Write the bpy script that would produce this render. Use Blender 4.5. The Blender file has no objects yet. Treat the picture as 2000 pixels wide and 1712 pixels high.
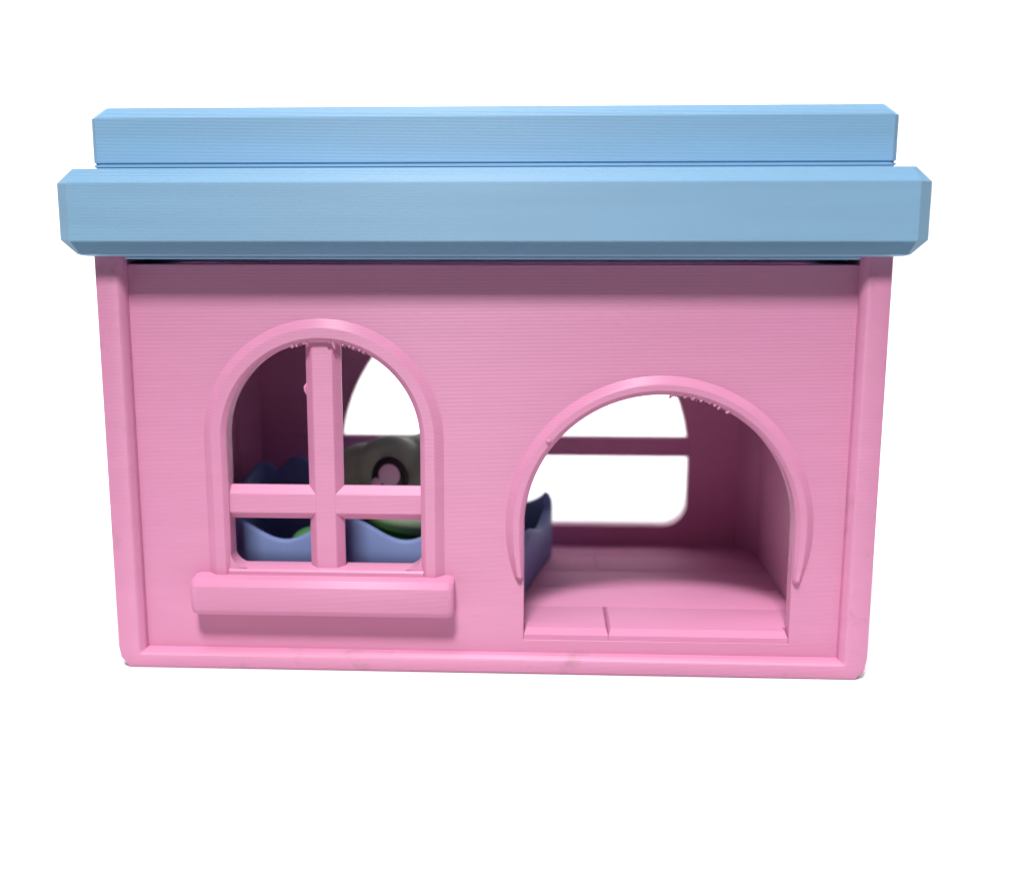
import bpy, bmesh, math, random
from mathutils import Vector, Matrix, noise

random.seed(7)
S = bpy.context.scene
COL = S.collection
MM = 0.001

# ------------------------------------------------------------------ camera
CAM = dict(x=9.758, y=-233.169, z=96.238, p=0.190697, yw=-0.04954, r=-0.001144, f=2259.02, cx=934.13)
def camera():
    p, yw, r = CAM['p'], CAM['yw'], CAM['r']
    f = Vector((math.sin(yw)*math.cos(p), math.cos(yw)*math.cos(p), -math.sin(p)))
    r0 = f.cross(Vector((0, 0, 1))).normalized()
    u0 = r0.cross(f)
    rr = math.cos(r)*r0 + math.sin(r)*u0
    uu = -math.sin(r)*r0 + math.cos(r)*u0
    cd = bpy.data.cameras.new('camera')
    co = bpy.data.objects.new('camera', cd)
    COL.objects.link(co)
    m = Matrix((rr, uu, -f)).transposed().to_4x4()
    m.translation = Vector((CAM['x'], CAM['y'], CAM['z'])) * MM
    co.matrix_world = m
    cd.sensor_width = 36
    cd.sensor_fit = 'HORIZONTAL'
    cd.lens = CAM['f']/2000*36
    cd.shift_x = (1000-CAM['cx'])/2000
    cd.clip_start = 0.005
    cd.clip_end = 20
    cd.dof.use_dof = True
    cd.dof.focus_distance = 0.238
    cd.dof.aperture_fstop = 9.5
    S.camera = co
camera()

# ------------------------------------------------------------------ world, lamps, exposure
W = bpy.data.worlds.new('World')
S.world = W
W.use_nodes = True
bg = W.node_tree.nodes['Background']
bg.inputs[0].default_value = (0.95, 0.97, 1.0, 1)
bg.inputs[1].default_value = 0.07

def area(name, loc, target, w, h, power, color=(1, 1, 1)):
    ld = bpy.data.lights.new(name, 'AREA')
    ld.shape = 'RECTANGLE'
    ld.size, ld.size_y = w, h
    ld.energy = power
    ld.color = color
    o = bpy.data.objects.new(name, ld)
    COL.objects.link(o)
    o.location = loc
    o.rotation_euler = (Vector(target)-Vector(loc)).to_track_quat('-Z', 'Y').to_euler()
    return o
# ceiling panel in front of and above the toy, a little to the left
area('key_lamp', (-0.06, -0.60, 0.96), (0.0, 0.0, 0.05), 0.19, 0.14, 15.8, (1.0, 0.975, 0.96))
# second, steeper ceiling panel
area('ceiling_lamp', (-0.16, -0.26, 0.92), (0, 0.02, 0.05), 0.30, 0.25, 2.2, (0.97, 0.98, 1.0))
# unseen fill lamp behind the toy, added to whiten the sweep
area('sweep_fill', (0.02, 0.105, 0.46), (0.02, 0.30, 0.02), 0.6, 0.04, 1.9)

S.view_settings.view_transform = 'Standard'
S.view_settings.look = 'None'
S.view_settings.exposure = 0
S.view_settings.gamma = 1

S.cycles.max_bounces = 10
S.cycles.diffuse_bounces = 8
S.cycles.use_denoising = True

# ------------------------------------------------------------------ materials
def nodes(name):
    m = bpy.data.materials.new(name)
    m.use_nodes = True
    nt = m.node_tree
    return m, nt, nt.nodes['Principled BSDF']

def N(nt, kind, **kw):
    n = nt.nodes.new(kind)
    for k, v in kw.items():
        setattr(n, k, v)
    return n

def math_node(nt, op, a, b=None, c=None):
    n = N(nt, 'ShaderNodeMath', operation=op)
    for i, v in enumerate((a, b, c)):
        if v is None:
            continue
        if hasattr(v, 'links') or isinstance(v, bpy.types.NodeSocket):
            nt.links.new(v, n.inputs[i])
        else:
            n.inputs[i].default_value = v
    return n.outputs[0]

def printed(name, col, rough=0.45, layer=0.28, relief=0.034, dirt=0.0, spec=0.42, vary=0.06, aniso=0.85):
    """Printed plastic: stacked layers seen as fine horizontal ridges."""
    m, nt, b = nodes(name)
    tc = N(nt, 'ShaderNodeTexCoord')
    sep = N(nt, 'ShaderNodeSeparateXYZ')
    nt.links.new(tc.outputs['Object'], sep.inputs[0])
    z = sep.outputs['Z']
    # slight waviness of each layer along its length
    cm = N(nt, 'ShaderNodeCombineXYZ')
    nt.links.new(math_node(nt, 'MULTIPLY', sep.outputs['X'], 40.0), cm.inputs[0])
    nt.links.new(math_node(nt, 'MULTIPLY', sep.outputs['Y'], 40.0), cm.inputs[1])
    nt.links.new(math_node(nt, 'MULTIPLY', z, 900.0), cm.inputs[2])
    ns = N(nt, 'ShaderNodeTexNoise')
    ns.inputs['Scale'].default_value = 1.0
    ns.inputs['Detail'].default_value = 3.0
    nt.links.new(cm.outputs[0], ns.inputs['Vector'])
    cm2 = N(nt, 'ShaderNodeCombineXYZ')
    nt.links.new(math_node(nt, 'MULTIPLY', sep.outputs['X'], 18.0), cm2.inputs[0])
    nt.links.new(math_node(nt, 'MULTIPLY', sep.outputs['Y'], 18.0), cm2.inputs[1])
    nt.links.new(math_node(nt, 'MULTIPLY', z, 260.0), cm2.inputs[2])
    ns2 = N(nt, 'ShaderNodeTexNoise')
    ns2.inputs['Scale'].default_value = 1.0
    ns2.inputs['Detail'].default_value = 4.0
    nt.links.new(cm2.outputs[0], ns2.inputs['Vector'])
    zz = math_node(nt, 'MULTIPLY_ADD', ns.outputs[0], 0.00005, z)
    ph = math_node(nt, 'MULTIPLY', zz, math.pi/(layer*MM))
    ridge = math_node(nt, 'ABSOLUTE', math_node(nt, 'SINE', ph))
    h1 = math_node(nt, 'MULTIPLY', ridge, relief*MM)
    h2 = math_node(nt, 'MULTIPLY', ns.outputs[0], relief*MM*0.35)
    hh = math_node(nt, 'ADD', h1, h2)
    bump = N(nt, 'ShaderNodeBump')
    bump.inputs['Strength'].default_value = 1.0
    bump.inputs['Distance'].default_value = 1.0
    nt.links.new(hh, bump.inputs['Height'])
    nt.links.new(bump.outputs[0], b.inputs['Normal'])
    # slight uneven filament tone, layer by layer
    hsv = N(nt, 'ShaderNodeHueSaturation')
    hsv.inputs['Color'].default_value = (*col, 1)
    v = math_node(nt, 'MULTIPLY_ADD', ns2.outputs[0], 2*vary, 1.0-vary)
    nt.links.new(v, hsv.inputs['Value'])
    out = hsv.outputs[0]
    if dirt:
        g = N(nt, 'ShaderNodeTexNoise')
        g.inputs['Scale'].default_value = 90
        g.inputs['Detail'].default_value = 6
        g.inputs['Roughness'].default_value = 0.65
        nt.links.new(tc.outputs['Object'], g.inputs['Vector'])
        mr = N(nt, 'ShaderNodeMapRange')
        mr.inputs[1].default_value, mr.inputs[2].default_value = 0.57, 0.72
        mr.inputs[3].default_value, mr.inputs[4].default_value = 0.0, dirt
        nt.links.new(g.outputs[0], mr.inputs[0])
        mx = N(nt, 'ShaderNodeMixRGB')
        nt.links.new(mr.outputs[0], mx.inputs[0])
        nt.links.new(out, mx.inputs[1])
        mx.inputs[2].default_value = (0.30, 0.16, 0.20, 1)
        out = mx.outputs[0]
    nt.links.new(out, b.inputs['Base Color'])
    b.inputs['Roughness'].default_value = rough
    b.inputs['Specular IOR Level'].default_value = spec
    # the stacked ridges scatter highlights up and down far more than sideways
    tg = N(nt, 'ShaderNodeCombineXYZ')
    tg.inputs[0].default_value, tg.inputs[1].default_value, tg.inputs[2].default_value = 0.02, 0.05, 1.0
    nt.links.new(tg.outputs[0], b.inputs['Tangent'])
    b.inputs['Anisotropic'].default_value = aniso
    return m

def plain(name, col, rough=0.5, spec=0.5):
    m, nt, b = nodes(name)
    tc = N(nt, 'ShaderNodeTexCoord')
    ns = N(nt, 'ShaderNodeTexNoise')
    ns.inputs['Scale'].default_value = 120
    nt.links.new(tc.outputs['Object'], ns.inputs['Vector'])
    hsv = N(nt, 'ShaderNodeHueSaturation')
    hsv.inputs['Color'].default_value = (*col, 1)
    nt.links.new(math_node(nt, 'MULTIPLY_ADD', ns.outputs[0], 0.06, 0.97), hsv.inputs['Value'])
    nt.links.new(hsv.outputs[0], b.inputs['Base Color'])
    b.inputs['Roughness'].default_value = rough
    b.inputs['Specular IOR Level'].default_value = spec
    return m

PINK = (0.62, 0.247, 0.412)
BLUE = (0.21, 0.39, 0.57)
M_PINK = printed('pink_printed_plastic', PINK)
M_PINKBASE = printed('pink_scuffed_plastic', PINK, dirt=0.5)
M_FLOOR = printed('pink_plank_plastic', PINK, rough=0.65, spec=0.2, aniso=0.0)
M_BLUE = printed('blue_printed_plastic', BLUE, rough=0.5, relief=0.026, spec=0.35, vary=0.09, aniso=0.8)
M_BED = printed('lavender_blue_plastic', (0.175, 0.24, 0.47), rough=0.55, relief=0.03, spec=0.2, aniso=0.0)
M_GREEN = printed('green_printed_plastic', (0.075, 0.25, 0.085), rough=0.5, relief=0.02, spec=0.25, aniso=0.0)
M_SAGE = printed('pale_green_plastic', (0.36, 0.47, 0.31), rough=0.5, relief=0.02, spec=0.25, aniso=0.0)
M_BLACK = plain('black_paint', (0.012, 0.012, 0.014), 0.35)
M_IRIS = plain('pale_pink_paint', (0.80, 0.55, 0.70), 0.4)
M_WHITE = plain('white_board', (0.80, 0.80, 0.80), 0.85, 0.1)

# ------------------------------------------------------------------ mesh helpers (all lengths in mm)
def finish(name, bm, mat, parent=None, angle=32):
    bmesh.ops.remove_doubles(bm, verts=bm.verts, dist=1e-7)
    bmesh.ops.recalc_face_normals(bm, faces=bm.faces)
    for f in bm.faces:
        f.smooth = True
    ca = math.radians(angle)
    for e in bm.edges:
        e.smooth = len(e.link_faces) == 2 and e.calc_face_angle(0) < ca
    me = bpy.data.meshes.new(name)
    bm.to_mesh(me)
    bm.free()
    me.materials.append(mat)
    o = bpy.data.objects.new(name, me)
    COL.objects.link(o)
    if parent is not None:
        o.parent = parent
        root = parent
        while root.parent:
            root = root.parent
        if parent is root:
            o.matrix_parent_inverse = Matrix.Translation(-root.location)
    return o

def V(bm, x, y, z):
    return bm.verts.new((x*MM, y*MM, z*MM))

def loft(bm, rings, close_path=False, close_ring=True, caps=True):
    vs = [[V(bm, *p) for p in r] for r in rings]
    n = len(vs)
    m = len(vs[0])
    for i in range(n if close_path else n-1):
        a, b = vs[i], vs[(i+1) % n]
        for j in range(m if close_ring else m-1):
            k = (j+1) % m
            bm.faces.new((a[j], a[k], b[k], b[j]))
    if caps and not close_path:
        bm.faces.new(vs[0])
        bm.faces.new(list(reversed(vs[-1])))
    return vs

def box(bm, x0, x1, y0, y1, z0, z1, bev=0.0, seg=1):
    vs = [V(bm, x, y, z) for x in (x0, x1) for y in (y0, y1) for z in (z0, z1)]
    q = [(0, 1, 3, 2), (4, 6, 7, 5), (0, 4, 5, 1), (2, 3, 7, 6), (0, 2, 6, 4), (1, 5, 7, 3)]
    fs = [bm.faces.new([vs[i] for i in f]) for f in q]
    if bev:
        es = list({e for f in fs for e in f.edges})
        bmesh.ops.bevel(bm, geom=es, offset=bev*MM, segments=seg, affect='EDGES', profile=0.5)

def slab(bm, outer, holes, y0, y1, bev=0.0):
    """Upright plate between y0 and y1 with an outline and holes given as (x, z) loops; hole rims bevelled by rings."""
    loops = [outer] + holes
    def cap(y, off):
        es = []
        rings = []
        for li, lp in enumerate(loops):
            pts = inset(lp, off if li == 0 else -off)
            r = [V(bm, x, y, z) for x, z in pts]
            rings.append(r)
            for i in range(len(r)):
                es.append(bm.edges.new((r[i], r[(i+1) % len(r)])))
        bmesh.ops.triangle_fill(bm, use_beauty=True, use_dissolve=False, edges=es)
        return rings
    def ring(y):
        return [[V(bm, x, y, z) for x, z in lp] for lp in loops]
    layers = [cap(y0, bev)]
    if bev:
        layers += [ring(y0+bev), ring(y1-bev)]
    layers.append(cap(y1, bev))
    for a, b in zip(layers, layers[1:]):
        for ra, rb in zip(a, b):
            for i in range(len(ra)):
                k = (i+1) % len(ra)
                bm.faces.new((ra[i], ra[k], rb[k], rb[i]))

def inset(lp, d):
    """Move a closed (x, z) loop inwards by d (outwards when d is negative)."""
    if abs(d) < 1e-9:
        return list(lp)
    n = len(lp)
    area2 = sum(lp[i][0]*lp[(i+1) % n][1]-lp[(i+1) % n][0]*lp[i][1] for i in range(n))
    sg = 1 if area2 > 0 else -1
    out = []
    for i in range(n):
        p, c, q = Vector(lp[i-1]), Vector(lp[i]), Vector(lp[(i+1) % n])
        e1, e2 = (c-p).normalized(), (q-c).normalized()
        n1, n2 = Vector((-e1.y, e1.x))*sg, Vector((-e2.y, e2.x))*sg
        b = (n1+n2)
        b = b / max(0.3, 1+n1.dot(n2))
        out.append((c.x+b.x*d, c.y+b.y*d))
    return out

def arch(cx, half, z0, zc, corner=0.0, seg=48, cseg=6):
    """Closed arch outline, counter-clockwise from the lower left corner."""
    pts = []
    if corner:
        for i in range(cseg+1):
            a = math.pi + i/cseg*math.pi/2
            pts.append((cx-half+corner+corner*math.cos(a), z0+corner+corner*math.sin(a)))
        for i in range(cseg+1):
            a = 1.5*math.pi + i/cseg*math.pi/2
            pts.append((cx+half-corner+corner*math.cos(a), z0+corner+corner*math.sin(a)))
    else:
        pts += [(cx-half, z0), (cx+half, z0)]
    for i in range(seg+1):
        a = i/seg*math.pi
        pts.append((cx+half*math.cos(a), zc+half*math.sin(a)))
    return pts

def empty(name, loc, label=None, cat=None):
    o = bpy.data.objects.new(name, None)
    o.empty_display_size = 0.01
    COL.objects.link(o)
    o.location = Vector(loc)*MM
    if label:
        o['label'], o['category'] = label, cat
    return o

def tube(bm, pts, r, seg=6):
    rings = []
    for i, p in enumerate(pts):
        p = Vector(p)
        d = (Vector(pts[min(i+1, len(pts)-1)])-Vector(pts[max(i-1, 0)])).normalized()
        u = d.orthogonal().normalized()
        w = d.cross(u)
        rad = r[i] if isinstance(r, (list, tuple)) else r
        rings.append([tuple(p+rad*(math.cos(t)*u+math.sin(t)*w)) for t in [k*2*math.pi/seg for k in range(seg)]])
    loft(bm, rings)

# ------------------------------------------------------------------ setting: white sweep
def sweep():
    bm = bmesh.new()
    prof = [(-94, 0), (0, 0), (120, 0), (240, 0)]
    for i in range(1, 13):
        a = i/12*math.pi/2
        prof.append((240+110*math.sin(a), 110-110*math.cos(a)))
    prof.append((350, 560))
    back = [(y+(-3 if i < 4 else 0), z) for i, (y, z) in enumerate(prof)]
    rings = []
    for x in (-650, -325, 0, 325, 650):
        top = [(x, y, z) for y, z in prof]
        bot = [(x, 353, 560), (x, 353, -3), (x, -94, -3)]
        rings.append(top+bot)
    loft(bm, rings)
    o = finish('backdrop', bm, M_WHITE, angle=40)
    o['kind'] = 'structure'
sweep()

# ------------------------------------------------------------------ the house
house = empty('toy_house', (0, 38.5, 0),
              'pink toy house with blue stepped flat roof, arched window and open doorway', 'toy house')
DCX, DR, DZC = 35.85, 28.1, 31.9          # doorway
WCX, WR, WZC = -34.5, 20.5, 50.1          # front window

def frame_mesh():
    st = [((-74.2, 88.5), (-80, 88.5)), ((-74.2, 3.9), (-80, 4.6)), ((-74.15, 3.9), (-79.6, 2.2)),
          ((-74.1, 3.9), (-77.8, 0.0))]
    st = st + [((-x1, z1), (-x2, z2)) for (x1, z1), (x2, z2) in reversed(st)]
    rings = []
    for (ix, iz), (ox, oz) in st:
        d = Vector((ox-ix, oz-iz))
        L = d.length
        d = d/L
        def at(t, y):
            return (ix+d.x*t, y, iz+d.y*t)
        k = min(1, L/5)
        rings.append([at(0, 6.5), at(0, 1.9), at(0.2*k, 1.3), at(0.75*k, 0.4), at(1.1*k, 0.12), at(1.5*k, 0.0),
                      at(L-0.7, 0), at(L-0.25, 0.18), at(L, 0.7), at(L, 6.5)])
    bm = bmesh.new()
    loft(bm, rings)
    return bm
fr = finish('corner_frame', frame_mesh(), M_PINKBASE, house, angle=40)
fr2 = fr.copy()
COL.objects.link(fr2)
fr2.parent = house
fr2.matrix_parent_inverse = Matrix.Translation(-house.location)
fr2.rotation_euler = (0, 0, math.pi)
fr2.location = (0, 77*MM, 0)

# front wall with the two openings
bm = bmesh.new()
win_loop = arch(WCX, WR, 22.0, WZC, corner=3.2)
door_loop = arch(DCX, DR, 6.7, DZC)
slab(bm, [(-75, 2.5), (75, 2.5), (75, 86.4), (-75, 86.4)], [win_loop, door_loop], 3.0, 7.0, bev=0.12)
finish('front_wall', bm, M_PINK, house)

# back wall with its wide arched opening
bm = bmesh.new()
back_loop = arch(4.2, 46.4, 14.0, 32.0, corner=6.5)
slab(bm, [(-75, 2.5), (75, 2.5), (75, 88.4), (-75, 88.4)], [back_loop], 70.0, 74.0, bev=0.12)
finish('back_wall', bm, M_PINK, house)
bwin = None
bm = bmesh.new()
box(bm, -42.6, 51.0, 70.4, 73.4, 33.0, 38.1, 0.4)
bwin = finish('back_window_bar', bm, M_PINK, house)
bm = bmesh.new()
box(bm, 1.9, 6.3, 70.6, 73.2, 13.6, 78.8, 0.4)
finish('back_window_bar', bm, M_PINK, house)

# side walls and the slanted strips in the rear corners
for s in (-1, 1):
    bm = bmesh.new()
    xs = sorted((s*68.0, s*77.5))
    box(bm, xs[0], xs[1], 6.6, 70.4, 1.0, 86.3, 0.3)
    xl = sorted((s*75.2, s*77.45))
    box(bm, xl[0], xl[1], 6.65, 70.35, 86.0, 88.1)
    finish('side_wall', bm, M_PINK, house)
    bm = bmesh.new()
    loft(bm, [[(s*68.3, 61.5, z), (s*68.3, 70.3, z), (s*63.6, 70.3, z), (s*64.0, 69.0, z), (s*67.6, 61.8, z)] for z in (6.8, 88.2)])
    finish('corner_strip', bm, M_PINK, house)

# base slab under the planks
bm = bmesh.new()
box(bm, -76, 76, 6.8, 72, 0.6, 7.0, 0.2)
finish('base_plate', bm, M_PINKBASE, house)

# floor planks, five rows with staggered joints
def plank(pts, front=None):
    """One plank from its plan outline; vertices on the line y == front get the wide door-side chamfer."""
    bm = bmesh.new()
    b, z0, z1 = 0.5, 6.72, 9.0
    base = inset(pts, 0.03)
    top = inset(pts, 0.03+b)
    mid = inset(pts, 0.03+0.3*b)
    isf = [front is not None and abs(p[1]-front) < 0.01 for p in pts]
    def ring(lp, z, push=0.0, zf=None):
        return [(x, y+(push if f else 0), (zf if f and zf is not None else z)) for (x, y), f in zip(lp, isf)]
    loft(bm, [ring(base, z0), ring(base, z1-0.6*b, 0, z1-1.25), ring(mid, z1-0.25*b, 0.25, z1-0.8), ring(top, z1, 0.8)])
    finish('plank', bm, M_FLOOR, house, angle=28)
def strip(x0, x1, y0, y1):
    plank([(x0, y0), (x1, y0), (x1, y1), (x0, y1)])
dl, dr = DCX-DR+0.03, DCX+DR-0.03
plank([(dl, 3.2), (25.9, 3.2), (25.9, 18.9), (-30, 18.9), (-30, 7.05), (dl, 7.05)], front=3.2)
plank([(25.9, 3.2), (dr, 3.2), (dr, 7.05), (68, 7.05), (68, 18.9), (25.9, 18.9)], front=3.2)
strip(-68, -30, 7.05, 18.9)
for y0, y1, js in ((18.9, 32.5, (-50, -8)), (32.5, 45.7, (-24,)), (45.7, 59.0, (-46, 25.6)), (59.0, 70.0, (-12, 52))):
    e = [-68, *js, 68]
    for a, b in zip(e, e[1:]):
        strip(a, b, y0, y1)

# front window: raised surround, cross bars, sill
bm = bmesh.new()
path = []
# run from the lower left corner over the arch to the lower right corner
right = [(WCX+WR, 20.6), (WCX+WR, 30), (WCX+WR, 40)]
arcp = [(WCX+WR*math.cos(a), WZC+WR*math.sin(a)) for a in [i/56*math.pi for i in range(57)]]
left = [(WCX-WR, 40), (WCX-WR, 30), (WCX-WR, 20.6)]
path = right + arcp + left
prof = [(-0.06, 7.03), (-0.06, 2.55), (0.08, 2.4), (0.85, 1.68), (1.0, 1.6), (2.95, 1.6), (3.15, 1.68), (4.75, 2.95), (5.0, 3.12), (5.0, 4.2), (1.5, 5.0), (1.5, 7.03)]
rings = []
for i, (x, z) in enumerate(path):
    a, b = Vector(path[max(i-1, 0)]), Vector(path[min(i+1, len(path)-1)])
    t = (b-a).normalized()
    nrm = Vector((t.y, -t.x))
    rings.append([(x+nrm.x*o, y, z+nrm.y*o) for o, y in prof])
loft(bm, rings)
window = finish('window', bm, M_PINK, house, angle=17)
# lower lip of the opening between the jambs
bm = bmesh.new()
loft(bm, [[(x, 1.75, 20.6), (x, 1.75, 21.5), (x, 2.1, 21.9), (x, 2.9, 22.12), (x, 6.6, 22.3), (x, 6.6, 20.6)] for x in (WCX-WR-0.4, WCX+WR+0.4)])
finish('lip', bm, M_PINK, window)
for sgn in (-1, 1):
    bm = bmesh.new()
    pts = []
    for i in range(9):
        a = i/8*math.pi/2
        pts.append((WCX+sgn*(WR-3.4+3.4*math.sin(a)), 22.1+3.4-3.4*math.cos(a)))
    corner = [(WCX+sgn*(WR+0.2), 21.9)]
    loop = pts + corner
    loft(bm, [[(x, y, z) for x, z in loop] for y in (2.2, 6.8)])
    finish('corner_fillet', bm, M_PINK, window)
def bar(name, horiz, c, half, ch, y0, y1, a, b, parent):
    bm = bmesh.new()
    prof = [(-half-ch, y1), (-half-ch, y0+ch+0.1), (-half-0.12, y0+0.12), (-half+0.12, y0), (half-0.12, y0), (half+0.12, y0+0.12), (half+ch, y0+ch+0.1), (half+ch, y1)]
    if horiz:
        loft(bm, [[(t, y, c+o) for o, y in prof] for t in (a, b)])
    else:
        loft(bm, [[(c+o, y, t) for o, y in prof] for t in (a, b)])
    return finish(name, bm, M_PINK, parent, angle=18)
bar('crossbar', True, 36.2, 2.1, 1.55, 3.06, 5.4, WCX-WR-0.3, WCX+WR+0.3, window)
bar('upright_bar', False, -34.35, 2.1, 1.6, 3.0, 5.3, 21.9, WZC+WR+0.3, window)
# sill
bm = bmesh.new()
sp = [(3.3, 20.85), (-0.75, 20.5), (-1.0, 20.4), (-1.85, 19.4), (-2.0, 19.1), (-2.0, 14.1), (-1.88, 13.8), (-1.2, 12.85), (-0.9, 12.7), (3.3, 12.3)]
x0, x1 = -63.0, -7.0
cz, cy = 16.4, 1.5
rings = []
for x, k in ((x0, 0.78), (x0+0.3, 0.89), (x0+0.8, 0.97), (x0+1.3, 1), (x1-1.3, 1), (x1-0.8, 0.97), (x1-0.3, 0.89), (x1, 0.78)):
    rings.append([(x, 3.3-(3.3-y)*(0.25+0.75*k if k < 1 else 1), cz+(z-cz)*(0.4+0.6*k if k < 1 else 1)) for y, z in sp])
loft(bm, rings)
finish('sill', bm, M_PINK, window, angle=24)

# raised crescent round the doorway
bm = bmesh.new()
RO = 32.25
rings = []
a0 = -math.asin(10.9/RO)
n = 84
for i in range(n+1):
    a = a0+(math.pi-2*a0)*i/n
    ox, oz = RO*math.cos(a), RO*math.sin(a)
    if oz >= 0:
        ix, iz = (DR+0.1)*math.cos(a), (DR+0.1)*math.sin(a)
    else:
        ix, iz = math.copysign(DR+0.1, ox), oz
    w = Vector((ox-ix, oz-iz))
    L = w.length
    d = w/L
    k = L/4.15
    rings.append([(DCX+ix+d.x*t, y, DZC+iz+d.y*t) for t, y in
                  ((0, 4.0), (0, 2.6), (0.1*k, 2.35), (0.85*k, 1.7), (1.0*k, 1.62), (2.2*k, 1.6), (2.4*k, 1.68), (3.0*k, 2.15), (3.9*k, 2.95), (L, 3.1), (L, 4.0))])
# rounded ends
def shrink(r, dz, f):
    return [(x, 3.4+(y-3.4)*f, z+dz) for x, y, z in r]
rings = [shrink(rings[0], -0.8, 0.35), shrink(rings[0], -0.45, 0.75)] + rings + [shrink(rings[-1], -0.3, 0.8), shrink(rings[-1], -0.5, 0.45)]
loft(bm, rings)
door = finish('door_surround', bm, M_PINK, house, angle=17)

# stray print burrs under the two arches
def burrs(cx, zc, R, spec, parent):
    for deg, ln, drift in spec:
        a = math.radians(deg)
        x, z = cx+R*math.cos(a), zc+R*math.sin(a)
        bm = bmesh.new()
        y = 2.6
        ln *= random.uniform(0.3, 0.8)
        x += random.uniform(-0.5, 0.5)
        pts = [(x, y, z+0.45), (x+drift*0.3, y-0.1, z-0.1*ln), (x+drift*0.7, y-0.2, z-0.6*ln), (x+drift, y-0.1, z-ln)]
        tube(bm, pts, [random.uniform(0.5, 0.75), random.uniform(0.4, 0.6), 0.34, 0.14])
        finish('burr', bm, M_PINK, parent, angle=60)
burrs(WCX, WZC, WR, [(97.5, 1.0, 0.5), (99.5, 1.1, 0.9), (102, 0.8, 0.4), (105, 0.5, 0.3), (108, 0.4, 0.3), (81.5, 1.6, 0.5), (83.5, 0.7, -0.5),
                     (78.5, 0.5, 0.4), (75.5, 0.6, 0.5), (72.5, 0.6, 0.6), (69.5, 0.5, 0.6), (66.5, 0.5, 0.5), (63, 0.4, 0.4)], window)
burrs(DCX, DZC, DR, [(86.5, 0.9, -0.6), (84.5, 0.4, 0.4), (80, 0.45, 0.5), (77, 0.55, 0.7), (74, 0.55, 0.7), (71, 0.6, 0.8), (68, 0.5, 0.7), (65, 0.45, 0.7), (61, 0.4, 0.5)], door)
bm = bmesh.new()
tube(bm, [(-37.9, 4.9, 61.8), (-38.3, 4.7, 61.0), (-38.3, 4.7, 60.2), (-37.9, 4.9, 59.0)], [0.15, 0.4, 0.4, 0.15])
finish('burr', bm, M_PINK, window, angle=60)
bm = bmesh.new()
bmesh.ops.create_icosphere(bm, subdivisions=2, radius=0.55*MM, matrix=Matrix.Translation(Vector((12.6, 1.7, 50.4))*MM))
finish('burr', bm, M_PINK, door, angle=60)

# roof: wide lower tier, set-back upper tier
roof = None
bm = bmesh.new()
def chamfer_box(bm, x0, x1, y0, y1, rows):
    """rows: (inset in y, z, corner cut[, inset in x]) from bottom to top."""
    rings = []
    for row in rows:
        i, z, c = row[:3]
        ix = row[3] if len(row) > 3 else i
        X0, X1, Y0, Y1 = x0+ix, x1-ix, y0+i, y1-i
        rings.append([(X0+c, Y0, z), (X1-c, Y0, z), (X1, Y0+c, z), (X1, Y1-c, z), (X1-c, Y1, z), (X0+c, Y1, z), (X0, Y1-c, z), (X0, Y0+c, z)])
    loft(bm, rings)
def steps(i0, z0, c0, i1, z1, c1, n=9):
    """Stacked printed layers: a 45 degree edge is really a flight of tiny treads and risers."""
    out = []
    lerp = lambda a, b, t: a+(b-a)*t
    for k in range(n):
        a, b = k/n, (k+1)/n
        zz0, zz1 = lerp(z0, z1, a), lerp(z0, z1, b)
        if i1 > i0:      # upper edge, stepping back as it rises: riser, then tread
            rows = [(lerp(i0, i1, a), zz0), (lerp(i0, i1, a+0.22/n), zz1-0.05), (lerp(i0, i1, a+0.4/n), zz1)]
        else:            # lower edge, stepping out as it rises: tread underneath, then riser
            rows = [(lerp(i0, i1, b-0.35/n), zz0), (lerp(i0, i1, b-0.2/n), zz0+0.05), (lerp(i0, i1, b), zz1)]
        for y, z in rows:
            t = (z-z0)/(z1-z0)
            out.append((y, z, lerp(c0, c1, t), lerp(i0, i1, t)))
    return out
chamfer_box(bm, -85.4, 85.4, -5.4, 82.4, [(4.6, 88.15, 0.4), (3.6, 88.3, 0.6)] + steps(2.9, 88.6, 0.9, 0.0, 91.45, 2.9)
            + [(0.0, 91.5, 2.9), (0.0, 102.25, 2.9)] + steps(0.0, 102.4, 2.9, 2.9, 105.3, 1.0) + [(2.95, 105.3, 1.0)])
roof = finish('roof', bm, M_BLUE, house, angle=20)
bm = bmesh.new()
chamfer_box(bm, -81.0, 81.0, 5.6, 71.4, [(0.35, 105.2, 0.9), (0.35, 105.75, 0.9), (0.0, 105.95, 1.0), (0.0, 106.25, 1.0), (0.3, 106.4, 1.0), (0.3, 106.6, 1.0), (0.0, 106.8, 1.0), (0.0, 115.4, 1.0)]
            + steps(0.0, 115.5, 1.0, 2.2, 117.7, 0.9, 7) + [(2.4, 117.75, 0.9)])
finish('upper_tier', bm, M_BLUE, roof, angle=20)
# underside lip, plus a set-back strip added to keep the eave gap dark
bm = bmesh.new()
slab_l = [(-75.1, 86.35), (75.1, 86.35), (75.1, 88.4), (-75.1, 88.4)]
loft(bm, [[(x, y, z) for x, z in slab_l] for y in (17, 19)])
box(bm, -73.4, 73.4, -0.6, 2.6, 87.55, 88.6, 0.3)
finish('rim_and_gap_strip', bm, M_BLUE, roof)

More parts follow.
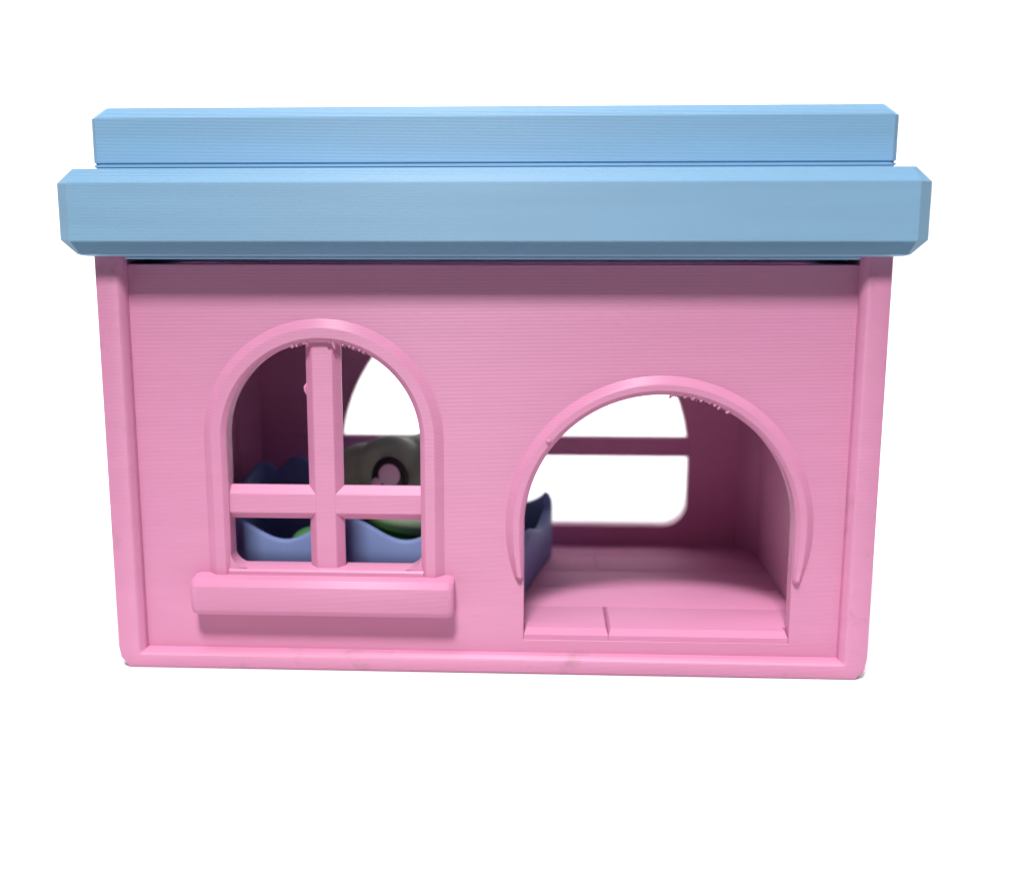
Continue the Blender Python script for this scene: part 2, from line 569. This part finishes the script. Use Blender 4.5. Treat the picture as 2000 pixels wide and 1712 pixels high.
# ------------------------------------------------------------------ the bed inside
bed = empty('toy_bed', (-23, 40, 9), 'blue toy bed with a wavy rim on the pink plank floor behind the window', 'toy bed')
def bed_mesh():
    corners = [(-63.5, 19.2), (6.4, 20.2), (15.2, 60.0), (-63.0, 62.0)]
    rad = 4.5
    pts = []
    nC = 4
    for i in range(nC):
        p, c, q = Vector(corners[i-1]), Vector(corners[i]), Vector(corners[(i+1) % nC])
        a = c+(p-c).normalized()*rad
        b = c+(q-c).normalized()*rad
        for k in range(7):
            t = k/6
            pts.append((1-t)**2*a+2*t*(1-t)*c+t*t*b)
        nxt = q+(c-q).normalized()*rad
        m = int((nxt-b).length/1.0)
        for k in range(1, m):
            pts.append(b+(nxt-b)*(k/m))
    def rim(x, y):
        u = (y-19)/42
        fr = 26.0+2.7*math.cos(2*math.pi*(x+33.2)/27.6)
        if x < -20:
            bk = 30.2+4.6*math.sqrt(abs(math.cos(math.pi*(x+52.4)/9.6)))-0.05*abs(x+46)**1.3
            bk = max(bk, 24)
        else:
            bk = 25+2*math.cos(2*math.pi*(x-17)/20)
        sd = 21.0+1.2*math.cos(2*math.pi*(y-58)/24)
        w = max(0, min(1, u))
        w2 = w*w*(3-2*w)
        if x > 4 and 0.05 < u < 0.97:
            e = min(1, (u-0.05)/0.15, (0.97-u)/0.10)
            e = e*e*(3-2*e)
            return (1-e)*(fr*(1-w2)+26.0*w2)+e*sd
        return fr*(1-w2)+bk*w2
    c = Vector((sum(p.x for p in pts)/len(pts), sum(p.y for p in pts)/len(pts)))
    rings = []
    n = len(pts)
    for i, p in enumerate(pts):
        a, b = pts[i-1], pts[(i+1) % n]
        t = (b-a).normalized()
        nin = Vector((-t.y, t.x))
        h = rim(p.x, p.y)
        th = 2.2
        q = lambda o: (p.x+nin.x*o, p.y+nin.y*o)
        rings.append([(*q(0.5), 9.05), (*q(0.0), 9.6), (*q(0.0), h-0.7), (*q(0.25), h-0.2), (*q(0.7), h), (*q(th-0.7), h), (*q(th-0.2), h-0.25), (*q(th), h-0.8), (*q(th), 12.0)])
    bm = bmesh.new()
    vs = loft(bm, rings, close_path=True, close_ring=False, caps=False)
    bm.faces.new([r[-1] for r in vs])
    bm.faces.new([r[0] for r in reversed(vs)])
    return bm
finish('bed_tub', bed_mesh(), M_BED, bed, angle=45)

# ------------------------------------------------------------------ the green creature in the bed
frog = empty('toy_frog', (-16, 38, 12), 'green toy frog with a big round eye lying in the blue bed', 'toy animal')
def blobs(name, specs, mat, vox=0.55):
    bm = bmesh.new()
    for c, r, rot in specs:
        m = Matrix.Translation(Vector(c)*MM) @ Matrix.Rotation(rot, 4, 'Y') @ Matrix.Diagonal((r[0]*MM, r[1]*MM, r[2]*MM, 1))
        bmesh.ops.create_icosphere(bm, subdivisions=4, radius=1, matrix=m)
    o = finish(name, bm, mat, frog)
    md = o.modifiers.new('remesh', 'REMESH')
    md.mode = 'VOXEL'
    md.voxel_size = vox*MM
    sm = o.modifiers.new('smooth', 'SMOOTH')
    sm.factor = 0.6
    sm.iterations = 8
    dg = bpy.context.evaluated_depsgraph_get()
    me = bpy.data.meshes.new_from_object(o.evaluated_get(dg))
    me.shade_smooth()
    o.modifiers.clear()
    o.data = me
    return o
head = blobs('head', [((-14.5, 44, 32), (21.5, 14, 11), 0), ((-13, 45, 35.5), (17, 11, 8.5), 0),
                      ((-25, 38.5, 36.0), (8.4, 7.8, 8.4), 0), ((-5, 38.5, 36.0), (8.4, 7.8, 8.4), 0),
                      ((-15.5, 35, 27.0), (16, 10, 6), 0), ((-31, 44, 32.3), (11, 9, 9), 0)], M_SAGE)
body = blobs('body', [((-16, 43, 18), (19, 13, 8), 0), ((-36, 33, 18.5), (8, 6, 5.5), -0.3), ((0, 36, 18.5), (6, 6, 5.5), 0.3),
                      ((-42.5, 32, 19.0), (6, 5, 4.3), 0), ((-28, 26.5, 19.2), (7, 4.5, 4.2), 0.35)], M_GREEN)
def disc(name, c, n, rx, rz, th, mat, parent):
    bm = bmesh.new()
    q = Vector(n).normalized().to_track_quat('Y', 'Z').to_matrix().to_4x4()
    m = Matrix.Translation(Vector(c)*MM) @ q @ Matrix.Diagonal((rx*MM, th*MM, rz*MM, 1))
    bmesh.ops.create_uvsphere(bm, u_segments=32, v_segments=16, radius=1, matrix=m)
    return finish(name, bm, mat, parent, angle=80)
for s, X in ((-1, -25), (1, -5)):
    nrm = (0.12*s-0.02, -1, 0.02)
    e = disc('eye', (X+0.9*(1 if s < 0 else -1), 30.6, 35.6), nrm, 4.5, 5.2, 1.5, M_BLACK, frog)
    disc('pupil', (X+0.9*(1 if s < 0 else -1), 29.2, 36.6), nrm, 2.6, 2.7, 0.6, M_IRIS, e)
    disc('highlight', (X+0.9*(1 if s < 0 else -1)-3.1, 29.6, 34.5), nrm, 1.2, 1.4, 0.5, M_IRIS, e)
for o in S.objects:
    if o.parent and o.parent.parent:
        o.matrix_parent_inverse = Matrix.Identity(4)
